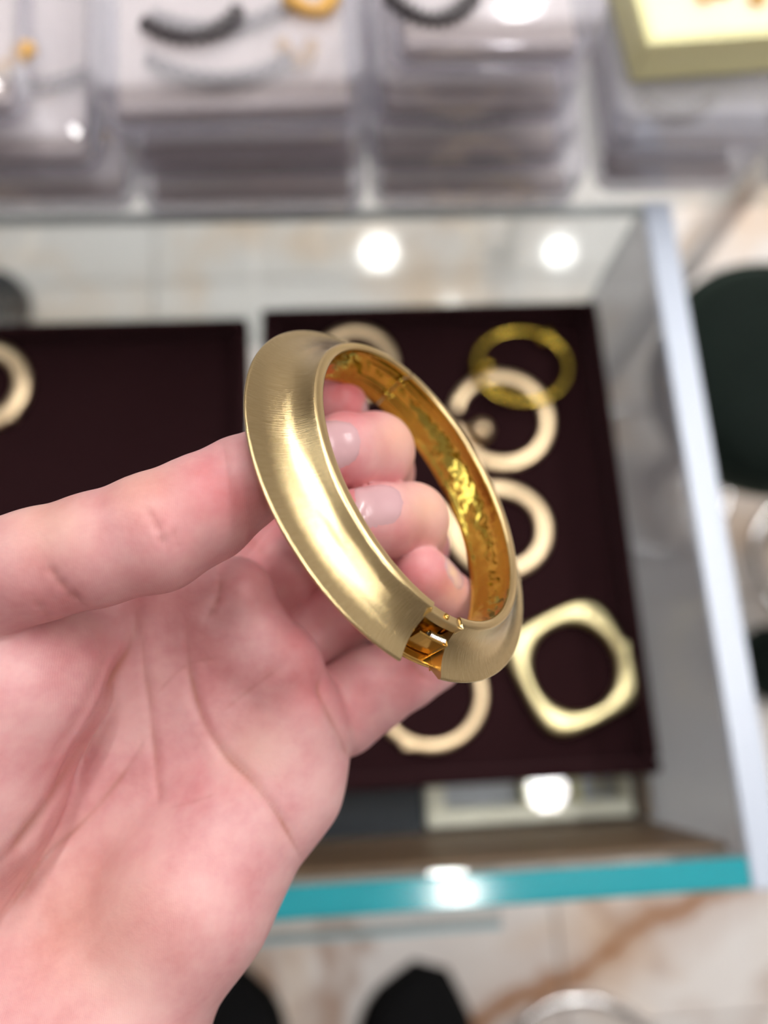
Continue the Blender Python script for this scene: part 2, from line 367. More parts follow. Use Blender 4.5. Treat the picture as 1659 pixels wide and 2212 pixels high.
# ------------------------------------------------------------------ boxes in the case front
def pxbox(px0, px1, pyf, pyb, z):
    a, b, c = U(px0, pyf, z), U(px1, pyf, z), U((px0+px1)/2, pyb, z); return a[0], b[0], min(a[1], b[1]), c[1]
x0, x1, y0, y1 = pxbox(916, 1446, 1815, 1640, .757)
y0 = YF+.007; x1 = XW-.0115
t = thing('jewellery_box', 'cream open jewellery box with grey compartments on the wooden deck', 'box', ((x0+x1)/2, (y0+.05)/2, .755))
hx, hy = (x1-x0)/2, (.05-y0)/2
boxobj('base', -hx, hx, -hy, hy, .0005, .006, CREAM, t)
for a in ((-hx, hx, -hy, -hy+.010), (-hx, hx, hy-.006, hy), (-hx, -hx+.012, -hy+.010, hy-.006), (hx-.006, hx, -hy+.010, hy-.006)): boxobj('side', *a, .006, .030, CREAM, t, .002)
for k, (a, bq) in enumerate(((-hx+.012, -hx*.05), (hx*.02, hx*.45), (hx*.52, hx-.006))): boxobj('compartment', a, bq, -hy+.010, hy-.006, .006, .012, GREYC, t, .001)
for q in (-.02, .47): boxobj('divider', hx*q-.001, hx*q+.003, -hy+.010, hy-.006, .012, .026, YELL, t)
cy0 = (y0+.05)/2
for k, (px, py, lab) in enumerate(((1405, 1740, 'gold bar brooch at the right end of the cream jewellery box'), (1215, 1740, 'gold bar brooch in the middle compartment of the cream box'), (1300, 1730, 'thin gold bar brooch between two others in the cream box'))):
    q = U(px, py, .77); tube('bar_brooch', [(q[0]-.001, max(q[1]-.012, y0+.013), .7705), (q[0], q[1]+.014, .7705)], (.003, .002, .0015)[k], LEMG)
    tag(bpy.context.scene.objects[-1] if False else S.collection.objects[-1], lab, 'brooch')
x0, x1, y0, y1 = pxbox(640, 908, 1822, 1700, .757)
t = thing('gift_box', 'dark navy box with a lifted lid beside the cream jewellery box', 'box', ((x0+x1)/2, (max(y0, YF+.004)+.05)/2, .755))
hx = (x1-x0)/2
boxobj('body', -hx, hx, -hy, hy, .0005, .026, BLACK, t, .002); boxobj('lid', -hx-.001, hx+.001, -hy-.001, hy+.001, .0262, .036, NAVY, t, .003)

# ------------------------------------------------------------------ glass top behind the case with stacks of clear boxes
GT = WT - .001
gt = thing('glass_counter_top', 'clear glass counter top behind the case carrying the stacked boxes', 'counter', (0, .55, 0))
boxobj('glass_sheet', -.75, .36, .2885-.55, .85-.55, GT-.008, GT, clear('top_glass', (.95, .97, .97), .05, (.75, .78, .82), .05, .02, .3), gt)
for x, y in ((-.72, .84), (.33, .84), (-.72, .31), (.33, .40)): boxobj('leg', x-.012, x+.012, y-.55-.012, y-.55+.012, 0, GT-.008, CHR, gt, .002, 1)

def rrect(x0, x1, y0, y1, r, n=5):
    P = []
    for cx, cy, a0 in ((x1-r, y1-r, 0), (x0+r, y1-r, 90), (x0+r, y0+r, 180), (x1-r, y0+r, 270)):
        for k in range(n+1):
            a = math.radians(a0+90*k/n); P.append((cx+r*math.cos(a), cy+r*math.sin(a)))
    return P
def shell(name, w_, d, z0, z1, th, r, mat, par, top=False):
    """open tray (or, with top, an upturned one) with real wall thickness"""
    O, I = rrect(-w_/2, w_/2, -d/2, d/2, r), rrect(-w_/2+th, w_/2-th, -d/2+th, d/2-th, max(r-th, .001))
    n = len(O); V = []
    ze, zb = (z1, z0) if not top else (z0, z1); zi = zb+th if not top else zb-th
    O2 = rrect(-w_/2+.003, w_/2-.003, -d/2+.003, d/2-.003, r)
    s = 1 if not top else -1
    for ring, z in ((O2, zb), (O, zb+s*.003), (O, ze), (I, ze), (I, zi)): V += [(x, y, z) for x, y in ring]
    Fc = [tuple(range(n)), tuple(4*n+k for k in range(n))]
    for L in range(4):
        for k in range(n): Fc.append((L*n+k, L*n+(k+1) % n, (L+1)*n+(k+1) % n, (L+1)*n+k))
    return mesh(name, V, Fc, mat, par, smooth=False)
def clear_box(x, y, z, w_, d, h, rot, lab, pad, name='plastic_box', mat=None, group='clear plastic boxes stacked on the glass top'):
    t = thing(name, lab, 'box', (x, y, z+.0004), group, (0, 0, rot)); mat = mat or PLAST
    shell('base', w_, d, 0, h*.54, .0018, .012, mat, t)
    shell('lid', w_+.001, d+.001, h*.55, h, .0018, .012, mat, t, True)
    if pad: boxobj('pad', -w_/2+.008, w_/2-.008, -d/2+.008, d/2-.008, .0025, .008, pad, t, .001, 1)
    return t
def jewel(kind, lab, x, y, z, L, mat, rot):
    n = 22; a = np.linspace(-1, 1, n)
    P = [(x+math.cos(rot)*L*u-math.sin(rot)*.010*(u*u), y+math.sin(rot)*L*u+math.cos(rot)*.012*(u*u), z+.003) for u in a]
    rr = .0032+.0012*np.cos(np.arange(n)*math.pi)
    return tag(tube(kind, P, rr, mat, n=8), lab, kind.replace('_', ' '))
def stack(pxl, pxr, pyf, boxes, nm):
    a, b = U(pxl, pyf, GT), U(pxr, pyf, GT); z = GT; cx = (a[0]+b[0])/2; W = b[0]-a[0]; yf = (a[1]+b[1])/2
    out = []
    for k, (fw_, dx, d, h, rot, lab, pad, jw) in enumerate(boxes):
        t = clear_box(cx+dx, yf+d/2+.002*k, z, W*fw_, d, h, rot, lab, pad)
        for (jx, jy, jl, jm, jr, jk, jlab) in jw: jewel(jk, jlab, cx+dx+jx*W/2, yf+d/2+jy*d/2, z+.010, jl, jm, jr)
        z += h+.0006; out.append(t)
    return cx, yf, z
H = .030
stack(-190, 300, 470, [(1, 0, .12, H, 0, 'clear plastic box at the bottom of the far left stack', PAD, [(.3, -.5, .03, ORNG, .1, 'bracelet', 'amber bracelet in the bottom box of the far left stack')]),
                       (.93, -.006, .12, H, -.02, 'clear plastic box second in the far left stack', PAD, [(.4, -.2, .03, DKST, .0, 'bracelet', 'dark bracelet in the second box of the far left stack')]),
                       (.72, -.02, .09, H*.9, .03, 'smaller clear plastic box on top of the far left stack', PAD, [(.5, -.4, .02, ORNG, .2, 'brooch', 'amber brooch in the small box topping the far left stack')])], 'A')
stack(310, 790, 472, [(1, 0, .12, H, 0, 'clear plastic box at the bottom of the second stack from the left', PAD, [(0, -.6, .03, ORNG, 0, 'bracelet', 'amber bracelet in the bottom box of the second stack')]),
                      (.98, 0, .12, H, .01, 'clear plastic box with mauve card in the middle of the second stack from the left', MAUVE, [(.1, -.6, .03, PALEG, 0, 'bracelet', 'pale gold bracelet on mauve card in the second stack')]),
                      (1.02, -.004, .125, H*1.1, .03, 'clear plastic box with dark necklaces on top of the second stack from the left', PAD, [(0, -.1, .035, DKST, .16, 'necklace', 'dark beaded necklace in the top box of the second stack'), (-.05, -.6, .035, DKST, .02, 'necklace', 'dark necklace along the front of the second stack top box'), (.55, -.45, .008, ORNG, .1, 'pendant', 'amber pendant in the top box of the second stack')])], 'B')
stack(800, 1245, 456, [(1, 0, .12, H, 0, 'clear plastic box at the bottom of the third stack from the left', PAD, [(.1, -.6, .03, DKST, 0, 'bracelet', 'dark bracelet in the bottom box of the third stack')]),
                       (.92, -.008, .115, H, 0, 'clear plastic box second in the third stack from the left', PAD, [(0, -.6, .03, DKST, 0, 'bracelet', 'dark bracelet in the second box of the third stack')]),
                       (.84, -.010, .11, H, .0, 'clear plastic box third in the third stack from the left', PAD, [(0, -.3, .02, DKST, 0, 'necklace', 'dark necklace in the third box of the third stack')]),
                       (.80, -.006, .10, H, 0, 'clear plastic box on top of the third stack from the left', PAD, [(.0, .0, .03, DKST, 0, 'necklace', 'dark necklace in the top box of the third stack'), (-.6, .1, .008, ORNG, 0, 'pendant', 'amber pendant in the top box of the third stack')])], 'C')
cx, yf, z = stack(1280, 1600, 424, [(1, 0, .11, H, 0, 'clear plastic box with mauve card under the yellow tray stack', MAUVE, [(.1, -.5, .025, DKST, 0, 'bracelet', 'dark bracelet on mauve card under the yellow tray')]),
                       (1.13, .002, .12, H, 0, 'wide clear plastic box directly below the yellow tray', GREYC, [(-.2, -.7, .02, DKST, 0, 'bracelet', 'dark bracelet in the wide box below the yellow tray')])], 'D')
TX, TY, TR = .002, .080, .08
t = thing('display_tray', 'bright yellow plastic display tray of earrings topping the right stack', 'tray', (cx+TX, yf+TY, z+.0004), None, (0, 0, TR))
w2, d2 = .047, .054
boxobj('base', -w2, w2, -d2, d2, 0, .004, YELL, t, .001, 1)
for a in ((-w2, w2, d2-.006, d2), (-w2, w2, -d2, -d2+.006), (-w2, -w2+.006, -d2+.006, d2-.006), (w2-.006, w2, -d2+.006, d2-.006)): boxobj('rim_wall', *a, 0, .024, YELL, t, .0015)
boxobj('insert', -w2+.006, w2-.006, -d2+.006, d2-.006, .004, .015, YELI, t)
for k, (u, v) in enumerate([(-.55, .45), (-.1, .4), (-.6, -.05), (.1, -.35), (-.15, -.4), (.55, -.5), (.5, .1), (0, 0)]):
    o = tube('earring', [(.0035*math.cos(q), .0035*math.sin(q), 0) for q in np.linspace(0, 6.28, 14)[:-1]], .0012, ORNG, n=6, closed=True)
    c_, s_ = math.cos(TR), math.sin(TR); ax, ay = u*(w2-.008), v*(d2-.008)
    o.location = (cx+TX+ax*c_-ay*s_, yf+TY+ax*s_+ay*c_, z+.0170)
    tag(o, 'amber hoop earring in the yellow tray, '+('at the back left corner', 'at the back centre', 'at the left edge', 'just right of the front centre', 'just left of the front centre', 'at the front right corner', 'at the right edge', 'in the very middle')[k], 'earring', 'earrings in the yellow tray')
for px_, py_, L_, m_, r_, lab in ((430, 95, .022, DKST, .2, 'short dark necklace lying on the lid of the second stack'), (690, 40, .012, ORNG, .3, 'small amber brooch lying on the lid of the second stack'), (940, 60, .018, DKST, .05, 'dark brooch lying on the lid of the third stack')):
    q = U(px_, py_, GT+.0945 if px_ < 800 else GT+.124); jewel('necklace' if L_ > .02 else 'brooch', lab, q[0], q[1], q[2]+.001, L_, m_, r_)
stack(1655, 2000, 428, [(1, 0, .12, H, 0, 'clear plastic box at the bottom of the far right stack', PAD, []), (1, .0, .12, H, 0, 'clear plastic box in the middle of the far right stack', MAUVE, []), (1, .002, .12, H, 0, 'clear plastic box on top of the far right stack', PAD, [])], 'E')

# ------------------------------------------------------------------ stools, shoes and bags on the floor
def stool(cx, cy, seat_z, r, lab, base_r=.19, label2=None):
    t = thing('round_stool', lab, 'stool', (cx, cy, 0), 'round stools with chrome bases')
    lathe('base', [(base_r-.012, .0005), (base_r, .0005), (base_r+.003, .006), (base_r-.001, .013), (base_r-.009, .015), (base_r-.013, .010), (base_r-.012, .0005)], CHR, t, 64)
    for k in range(3):
        a = .5+k*2.094; tube('spoke', [(0, 0, .03), (math.cos(a)*(base_r-.008), math.sin(a)*(base_r-.008), .010)], .006, CHR, t, 10)
    lathe('column', [(0, .02), (.025, .02), (.025, seat_z-.10), (0, seat_z-.10)], CHR, t, 24)
    lathe('seat', [(0, seat_z-.10), (r-.02, seat_z-.10), (r-.003, seat_z-.09), (r, seat_z-.06), (r-.002, seat_z-.03), (r-.02, seat_z-.008), (r-.06, seat_z), (0, seat_z+.006)], GREEN, t, 64)
    lathe('piping', [(r-.003, seat_z-.036), (r+.003, seat_z-.033), (r+.003, seat_z-.029), (r-.003, seat_z-.026)], GREEN, t, 64)
    return t
c = U(1716, 778, .46); rr = np.linalg.norm(U(1716-264, 778, .46)-c)
stool(c[0], c[1], .46, rr, 'round dark green velvet stool right of the glass case', .14)
c = U(1778, 1215, 0); stool(c[0], c[1], .46, .16, 'round stool at the right frame edge showing only its chrome base', .13)
c = U(1262, 2385, 0); stool(c[0], c[1], .46, .16, 'round stool at the frame bottom showing only its chrome hoop base', np.linalg.norm(U(1262, 2145, 0)-c))

def shoe(px, py, ang, lab):
    """px,py = where the toe tip shows"""
    c = U(px, py, .03); t = thing('black_shoe', lab, 'shoe', (c[0], c[1], 0), 'black shoes on the marble floor', (0, 0, ang)); t.scale = (1.5, 1.1, 1.1)
    L = .28
    def outline(s): return min(1, math.sqrt(max(0, 1-(1-min(1, s/.22))**2)))*outl(s)
    def outl(s): return .030+.022*math.sin(min(1, s/.35)*math.pi/2)-.012*math.sin(max(0, (s-.35)/.65)*math.pi) if s > 0 else .0
    V, Fc, m = [], [], 16; N = 28
    for i in range(N):
        s = (i/(N-1))**1.5; wv = outline(max(s, .002)); top = .018+.022*math.sqrt(min(1, s/.12))+.025*min(1, s/.45)+.035*max(0, min(1, (s-.45)/.3))
        for k in range(m):
            a = 2*math.pi*k/m; V.append((wv*math.cos(a), -s*L, max(.012, .012+(top-.012)*(.5+.5*math.sin(a)))))
    for i in range(N-1):
        for k in range(m): Fc.append((i*m+k, i*m+(k+1) % m, (i+1)*m+(k+1) % m, (i+1)*m+k))
    Fc += [tuple(range(m)), tuple((N-1)*m+k for k in range(m))]
    mesh('upper', V, Fc, BLACK, t)
    pts = [(outline(max(s, .02))+.004, -s*L) for s in np.linspace(0, 1, 14)]; ring = pts+[(-x, y) for x, y in pts[::-1]]
    n = len(ring); V = [(x, y, .0005) for x, y in ring]+[(x, y, .016) for x, y in ring]
    Fc = [tuple(range(n)), tuple(range(n, 2*n))]+[(k, (k+1) % n, n+(k+1) % n, n+k) for k in range(n)]
    mesh('sole', V, Fc, SOLE, t, False)
    tube('laces', [(-.02+.04*(k % 2), -.10-.012*k, .0635+.004*k) for k in range(7)], .002, SOLE, t, 6)
shoe(935, 2095, -.30, 'black shoe on the floor, its toe under the middle of the frame bottom')
shoe(470, 2095, .12, 'black shoe on the floor, half hidden behind the wrist')

def pouch(name, px, py, r, mat, lab, cat):
    c = U(px, py, .05); t = thing(name, lab, cat, (c[0], c[1], 0))
    lathe('body', [(0, .0005), (r*.8, .0005), (r, r*.4), (r*.95, r*.9), (r*.6, r*1.3), (0, r*1.35)], mat, t, 40)
    tube('handle', [(r*.6*math.cos(a), 0, r*1.2+r*.7*math.sin(a)) for a in np.linspace(0, math.pi, 16)], r*.07, mat, t, 8)
pouch('handbag', 1690, 1430, .062, GREEN, 'small dark green handbag on the floor by the right frame edge', 'bag')
pouch('cloth_pouch', -22, 650, .062, NAVY, 'dark navy pouch on the floor beyond the left velvet tray', 'pouch')
# ------------------------------------------------------------------ the held bangle (modelled in millimetres in its own frame)
BR = np.array([[0.2582, -0.6713, -0.6947], [0.8436, -0.1937, 0.5007], [-0.4707, -0.7154, 0.5164]])
BC = np.array([7.305, -6.877, 148.32]); EA, EB, LA, LB, BW, LZ = 30.0, 24.0, 8.70, 12.48, 10.77, 6.07
def bl(t, f, z): return np.array([(EA+LA*f)*math.cos(t), (EB+LB*f)*math.sin(t), z])
def bw(t, f, z): return CW(*(BR@bl(t, f, z)+BC))
ctr = CW(*BC)
bang = thing('hinged_bangle', 'brushed gold flared bangle with an open hinge, held in the hand', 'bangle', ctr)
def bpx(t, f=0, z=0):
    p = BR@bl(t, f, z)+BC; return CX+F*p[0]/p[2], CY+F*p[1]/p[2]
ts = np.linspace(0, 2*math.pi, 1441)
def near_t(px, py, f=0, z=0): return ts[int(np.argmin([math.hypot(bpx(a, f, z)[0]-px, bpx(a, f, z)[1]-py) for a in ts]))]
tL, tR, tS = near_t(934, 1303), near_t(990, 1338), near_t(893, 803)
def unwrap(a, b): return b if b > a else b+2*math.pi
# y axis points left in the picture: growing t runs from the gap up the left side
PROF = [(.02, .10, 1), (.07, -.06, 1), (.16, .02, 1), (.19, .35, 0), (.23, 1.2, 0), (.30, 2.5, 0), (.42, 3.9, 0), (.58, 5.0, 0), (.76, 5.7, 0), (.93, 6.0, 0), (.985, 6.12, 0), (1.0, 6.4, 0), (.985, 6.75, 0), (.90, 7.1, 0), (.6, 8.6, 0), (.3, 10.0, 0), (.16, 10.6, 0), (.10, 10.77, 0), (.02, 10.7, 0)]
BORE = [(.02, 10.7), (.0, 10.5), (.0, 9.7), (.03, 9.0), (.055, 8.0), (.09, 6.6), (.13, 5.2), (.16, 4.0), (.17, 2.6), (.15, 1.7), (.08, 1.25), (.0, 1.0), (.0, .3), (.02, .10)]
def smooth_prof(P, it=2):
    P = [np.array(p[:2], float) for p in P]
    for _ in range(it):
        Q = [P[0]]
        for a, b in zip(P[:-1], P[1:]): Q += [a*.75+b*.25, a*.25+b*.75]
        P = Q+[P[-1]]
    return P
def sweep(name, prof, t0, t1, mat, par, n, shift=lambda f, z, u: 0.0, cap=False):
    V, Fc, uv = [], [], []; m = len(prof)
    for i in range(n+1):
        u = i/n
        for k, (f, z) in enumerate(prof):
            a = t0+(t1-t0)*u+shift(f, z, u); V.append(bw(a, f, z)-ctr); uv.append((a, k/m, 0))
    for i in range(n):
        for k in range(m-1): Fc.append((i*m+k, i*m+k+1, (i+1)*m+k+1, (i+1)*m+k))
    if cap: Fc += [tuple(range(m)), tuple(n*m+k for k in range(m))[::-1]]
    o = mesh(name, V, Fc, mat, par); at_ = o.data.attributes.new('uvw', 'FLOAT_VECTOR', 'POINT')
    at_.data.foreach_set('vector', np.array(uv, 'f').ravel()); return o
SP, SB = smooth_prof(PROF), smooth_prof(BORE)
shL = lambda f, z, u: 0.03*f*(1-u)**6
def half(name, t0, t1, n):
    p = sweep(name, SP, t0, t1, SATIN, bang, n); sweep('liner', SB, t0, t1, POLG, p, n)
    rimp = [(f, z-.12) for f, z in smooth_prof([(.0, .35), (.015, .02), (.07, -.10), (.15, -.02), (.175, .2)], 1)]
    sweep('rim', rimp, t0, t1, RIMG, p, n)
    for a, s in ((t0, .006), (t1, -.006)):
        pr = list(SP)+[q for q in SB[1:]]
        V = [bw(a, f, z)-ctr for f, z in pr]; mesh('end_plate', V, [tuple(range(len(V)))], RIMG, p, False)
    return p
direction = 1 if bpx(tL+.1)[0] < bpx(tL)[0] else -1
if direction > 0:
    A0, A1 = tL, unwrap(tL, tS); B1, B0 = tR, unwrap(tL, tS)+.02; B1 = unwrap(B0, B1)
else:
    A0, A1 = tS, unwrap(tS, tL); B0 = A1; B1 = unwrap(tS, tS); A1 = unwrap(tS, tL); B0, B1 = tR, unwrap(tR, tS)-.02
half('front_half', A0, A1, 150); half('back_half', B0, B1, 110)
sw = tS
for z in (3.0, 7.4):                          # ribs of the sprung clasp on either side of the seam
    for s in (-1, 1):
        for dz in (-.55, .55):
            aa = np.linspace(.035, .36, 14)*s+sw
            tube('rib', [bw(a, {3.0: .155, 7.4: .06}[z], z+dz)-ctr for a in aa], [.00045*max(.12, math.cos((k/13)*1.5)) for k in range(14)], POLG, bang, 8)
for z in (3.0, 7.4): ball('rivet', bw(sw, {3.0: .14, 7.4: .05}[z], z)-ctr, .0008, POLG, bang)
# hinge block, pin and spring in the open gap
tm = (tL+tR)/2 if abs(tL-tR) < 2 else (tL+tR+2*math.pi)/2
g0, g1 = min(tL, tR), max(tL, tR)
if g1-g0 > 2: g0, g1 = g1, g0+2*math.pi
e = .012
def wedge(name, a0, a1, f0, f1, z0, z1, mat, par, n=6):
    V, Fc = [], []
    for i in range(n+1):
        a = a0+(a1-a0)*i/n
        for f, z in ((f0, z0), (f1, z0), (f1, z1), (f0, z1)): V.append(bw(a, f, z)-ctr)
    for i in range(n):
        for k in range(4): Fc.append((i*4+k, i*4+(k+1) % 4, (i+1)*4+(k+1) % 4, (i+1)*4+k))
    Fc += [(0, 1, 2, 3), (n*4+3, n*4+2, n*4+1, n*4)]
    o = mesh(name, V, Fc, mat, par, False)
    b = o.modifiers.new('b', 'BEVEL'); b.width = .0003; b.segments = 2; return o
hb = wedge('hinge_block', g0-.01, g1+.01, .03, .24, .25, 2.2, RIMG, bang)
pc = [bw(tm+.010*math.cos(q)*1.0, .135+.042*math.sin(q), .17)-ctr for q in np.linspace(0, 2*math.pi, 17)[:-1]]
tube('pin', pc, .00028, DARKG, hb, 8, True)
wedge('channel_wall', g0-.02, g1+.02, .05, .30, 8.8, 10.2, POLG, bang)
wedge('channel_floor', g0-.02, g1+.02, .28, .66, 7.6, 8.6, DARKG, bang)
wedge('channel_back', g0-.02, g1+.02, .02, .10, 2.2, 8.8, DARKG, bang)
hx_ = [bw(g0+(g1-g0)*(.05+.5*k/90), .34+.10*math.cos(k*.7), 4.4+1.1*math.sin(k*.7))-ctr for k in range(90)]
tube('spring', hx_, .0002, CHR, bang, 6)
wedge('latch_tongue', g0+.02, g1-.02, .40, .46, 3.4, 7.4, DARKG, bang)

# ------------------------------------------------------------------ the hand: one continuous surface grown from a distance field (camera millimetres)
VOX = 0.5
lo, hi = np.array([-108., -36., 112.]), np.array([26., 128., 214.])
nx, ny, nz = [int((b-a)/VOX)+1 for a, b in zip(lo, hi)]
gx, gy, gz = [np.float32(lo[i])+np.float32(VOX)*np.arange(n, dtype=np.float32) for i, n in enumerate((nx, ny, nz))]
BIG = np.float32(20)
def smin(a, b, k):
    h = np.clip(.5+.5*(b-a)/k, 0, 1); return b*(1-h)+a*h-k*h*(1-h)
def field(): return np.full((nx, ny, nz), BIG, np.float32)
def cone(Fd, A, rA, B, rB, k, flat=None):
    A, B = np.asarray(A, np.float32), np.asarray(B, np.float32); R = max(rA, rB)+k+3
    s = []
    for i, g in enumerate((gx, gy, gz)):
        a = int(np.searchsorted(g, min(A[i], B[i])-R)); b = int(np.searchsorted(g, max(A[i], B[i])+R)); s.append(slice(a, max(b, a)))
    if any(q.start >= q.stop for q in s): return
    X = gx[s[0]][:, None, None]-A[0]; Y = gy[s[1]][None, :, None]-A[1]; Z = gz[s[2]][None, None, :]-A[2]
    D = B-A; L = float(D@D)+1e-9
    h = np.clip((X*D[0]+Y*D[1]+Z*D[2])/L, 0, 1)
    d = np.sqrt((X-D[0]*h)**2+(Y-D[1]*h)**2+(Z-D[2]*h)**2)-(rA+(rB-rA)*h)
    v = Fd[s[0], s[1], s[2]]; Fd[s[0], s[1], s[2]] = smin(v, d, k) if k > 0 else np.minimum(v, d)
def chain(Fd, pts, k):
    P = [(PX(*p[:3]), p[3]) for p in pts]
    for (a, ra), (b, rb) in zip(P[:-1], P[1:]): cone(Fd, a, ra, b, rb, k)
palm = field()
PALM = [
 [(-80, 1950, 160, 16), (150, 1600, 169, 12.5), (395, 1310, 168, 11)],
 [(0, 2050, 160, 16), (260, 1690, 170, 12.5), (492, 1340, 169, 11)],
 [(80, 2120, 159, 16), (360, 1770, 169, 12.5), (572, 1444, 169, 10.8)],
 [(170, 2200, 157, 16), (440, 1830, 166, 12.5), (618, 1538, 168, 10.3)],
 [(270, 2170, 153, 16), (420, 1930, 156, 15), (520, 1780, 161, 12.5), (612, 1690, 165, 11.3)],
 [(612, 1690, 165, 11.3), (655, 1590, 167, 10)],
 [(100, 2300, 152, 24), (-60, 2560, 152, 24), (-250, 3000, 152, 25)],
 [(220, 2260, 154, 19), (-40, 2700, 154, 22)],
 [(60, 1440, 160, 12), (330, 1330, 166, 10.5)],
]
PADS = [[(445, 1330, 164, 8.5), (505, 1290, 164.5, 8.5)], [(540, 1385, 164, 8)], [(610, 1440, 163, 8.2)], [(645, 1545, 163.5, 7.5)], [(600, 1620, 162, 8)]]
THENAR = [[(-270, 1960, 150, 23), (-115, 1690, 146, 20), (22, 1480, 148, 16.5)], [(30, 1480, 148, 16), (-120, 1340, 144, 13)], [(60, 1450, 153, 13), (215, 1390, 160, 10)]]
for c_ in PALM: chain(palm, c_, 7.0)
for c_ in PADS: chain(palm, c_ if len(c_) > 1 else c_*2, 4.0)
then_f = field()
for c_ in THENAR: chain(then_f, c_, 6.0)
palm = smin(palm, then_f, np.float32(2.2))
FING = {
 'thumb': [(-180, 1310, 139, 12), (-40, 1255, 137, 10.3), (90, 1218, 136, 9.5), (205, 1188, 136, 9.6), (335, 1150, 137, 10.2), (440, 1098, 139, 9.4), (525, 1042, 141, 8.1), (595, 1000, 144, 6.8), (640, 972, 147, 5.6)],
 'index': [(400, 1310, 182, 9.6), (560, 1150, 198, 8.8), (665, 1060, 205, 8.2), (735, 965, 190, 7.4), (730, 872, 172, 6.3)],
 'middle': [(480, 1360, 183, 9.6), (640, 1205, 193, 9.0), (795, 1075, 198, 8.6), (815, 1020, 178, 8.0), (810, 975, 165, 7.9), (745, 975, 158, 7.5), (690, 982, 153, 6.6)],
 'ring': [(560, 1465, 183, 9.4), (735, 1335, 192, 8.7), (880, 1235, 196, 8.2), (894, 1180, 176, 7.6), (888, 1124, 163, 7.5), (830, 1124, 157, 7.1), (772, 1126, 152, 6.4)],
 'pinky': [(630, 1575, 174, 9.7), (735, 1535, 176, 9.7), (800, 1490, 177, 9.2), (875, 1450, 179, 8.2), (930, 1420, 181, 7.4), (965, 1360, 175, 6.5), (968, 1300, 167, 6.0), (912, 1238, 159, 5.7)],
}
hand_f = palm; fing_f = None
for nm, pts in FING.items():
    g = field(); chain(g, pts, 2.2)
    fing_f = g if fing_f is None else smin(fing_f, g, np.float32(.5))
fl = smin(hand_f, fing_f, np.float32(1.6))
fl[:, -2:, :] = 5; fl[:2] = 5

def nets(f):
    ins = f < 0
    c = ins[:-1, :-1, :-1].astype(np.int8)
    for dx, dy, dz in [(1, 0, 0), (0, 1, 0), (0, 0, 1), (1, 1, 0), (1, 0, 1), (0, 1, 1), (1, 1, 1)]:
        c = c+ins[dx:f.shape[0]-1+dx, dy:f.shape[1]-1+dy, dz:f.shape[2]-1+dz]
    act = (c > 0) & (c < 8); I, J, K = np.nonzero(act); idx = -np.ones(act.shape, np.int32); idx[I, J, K] = np.arange(len(I))
    corner = {}
    for d in np.ndindex(2, 2, 2): corner[d] = f[I+d[0], J+d[1], K+d[2]]
    acc = np.zeros((len(I), 3)); cnt = np.zeros(len(I))
    for ax in range(3):
        for o in np.ndindex(2, 2):
            a = list(o); a.insert(ax, 0); b = list(o); b.insert(ax, 1)
            fa, fb = corner[tuple(a)], corner[tuple(b)]; mm = (fa < 0) != (fb < 0)
            tt = np.where(mm, fa/np.where(mm, fa-fb, 1), 0); p = np.zeros((len(I), 3)); p[:] = a; p[:, ax] = tt
            acc += p*mm[:, None]; cnt += mm
    V = acc/cnt[:, None]+np.stack([I, J, K], 1)
    Q = []
    for ax in range(3):
        n = list(f.shape); n[ax] -= 1
        s0 = [slice(None)]*3; s1 = [slice(None)]*3; s0[ax] = slice(0, -1); s1[ax] = slice(1, None)
        a, b = ins[tuple(s0)], ins[tuple(s1)]; ch = a != b
        P = np.stack(np.nonzero(ch), 1); flip = a[P[:, 0], P[:, 1], P[:, 2]]
        u, v = [(1, 2), (2, 0), (0, 1)][ax]
        ok = (P[:, u] > 0) & (P[:, v] > 0) & (P[:, u] < act.shape[u]) & (P[:, v] < act.shape[v]); P, flip = P[ok], flip[ok]
        def cell(du, dv):
            q = P.copy(); q[:, u] -= du; q[:, v] -= dv; return idx[q[:, 0], q[:, 1], q[:, 2]]
        q4 = np.stack([cell(1, 1), cell(0, 1), cell(0, 0), cell(1, 0)], 1)
        q4[~flip] = q4[~flip][:, ::-1]; Q.append(q4)
    return lo+V*VOX, np.concatenate(Q)
HV, HQ = nets(fl)
def grad_at(P):
    q = np.clip(((P-lo)/VOX).round().astype(int), 1, np.array(fl.shape)-2)
    g = np.stack([fl[q[:, 0]+1, q[:, 1], q[:, 2]]-fl[q[:, 0]-1, q[:, 1], q[:, 2]], fl[q[:, 0], q[:, 1]+1, q[:, 2]]-fl[q[:, 0], q[:, 1]-1, q[:, 2]], fl[q[:, 0], q[:, 1], q[:, 2]+1]-fl[q[:, 0], q[:, 1], q[:, 2]-1]], 1)
    return g/(np.linalg.norm(g, axis=1)[:, None]+1e-9)
HN = grad_at(HV)
px = CX+F*HV[:, 0]/HV[:, 2]; py = CY+F*HV[:, 1]/HV[:, 2]
facing = np.clip(-(HN*HV).sum(1)/np.linalg.norm(HV, axis=1)*2.5, 0, 1)
def polyd(L):
    L = np.array(L, float); best = np.full(len(px), 1e9); par = np.zeros(len(px)); n = len(L)-1
    for k, (a, b) in enumerate(zip(L[:-1], L[1:])):
        d = b-a; h = np.clip(((px-a[0])*d[0]+(py-a[1])*d[1])/(d@d), 0, 1)
        q = np.hypot(px-a[0]-d[0]*h, py-a[1]-d[1]*h); m_ = q < best; best[m_] = q[m_]; par[m_] = ((k+h)/n)[m_]
    return best, par
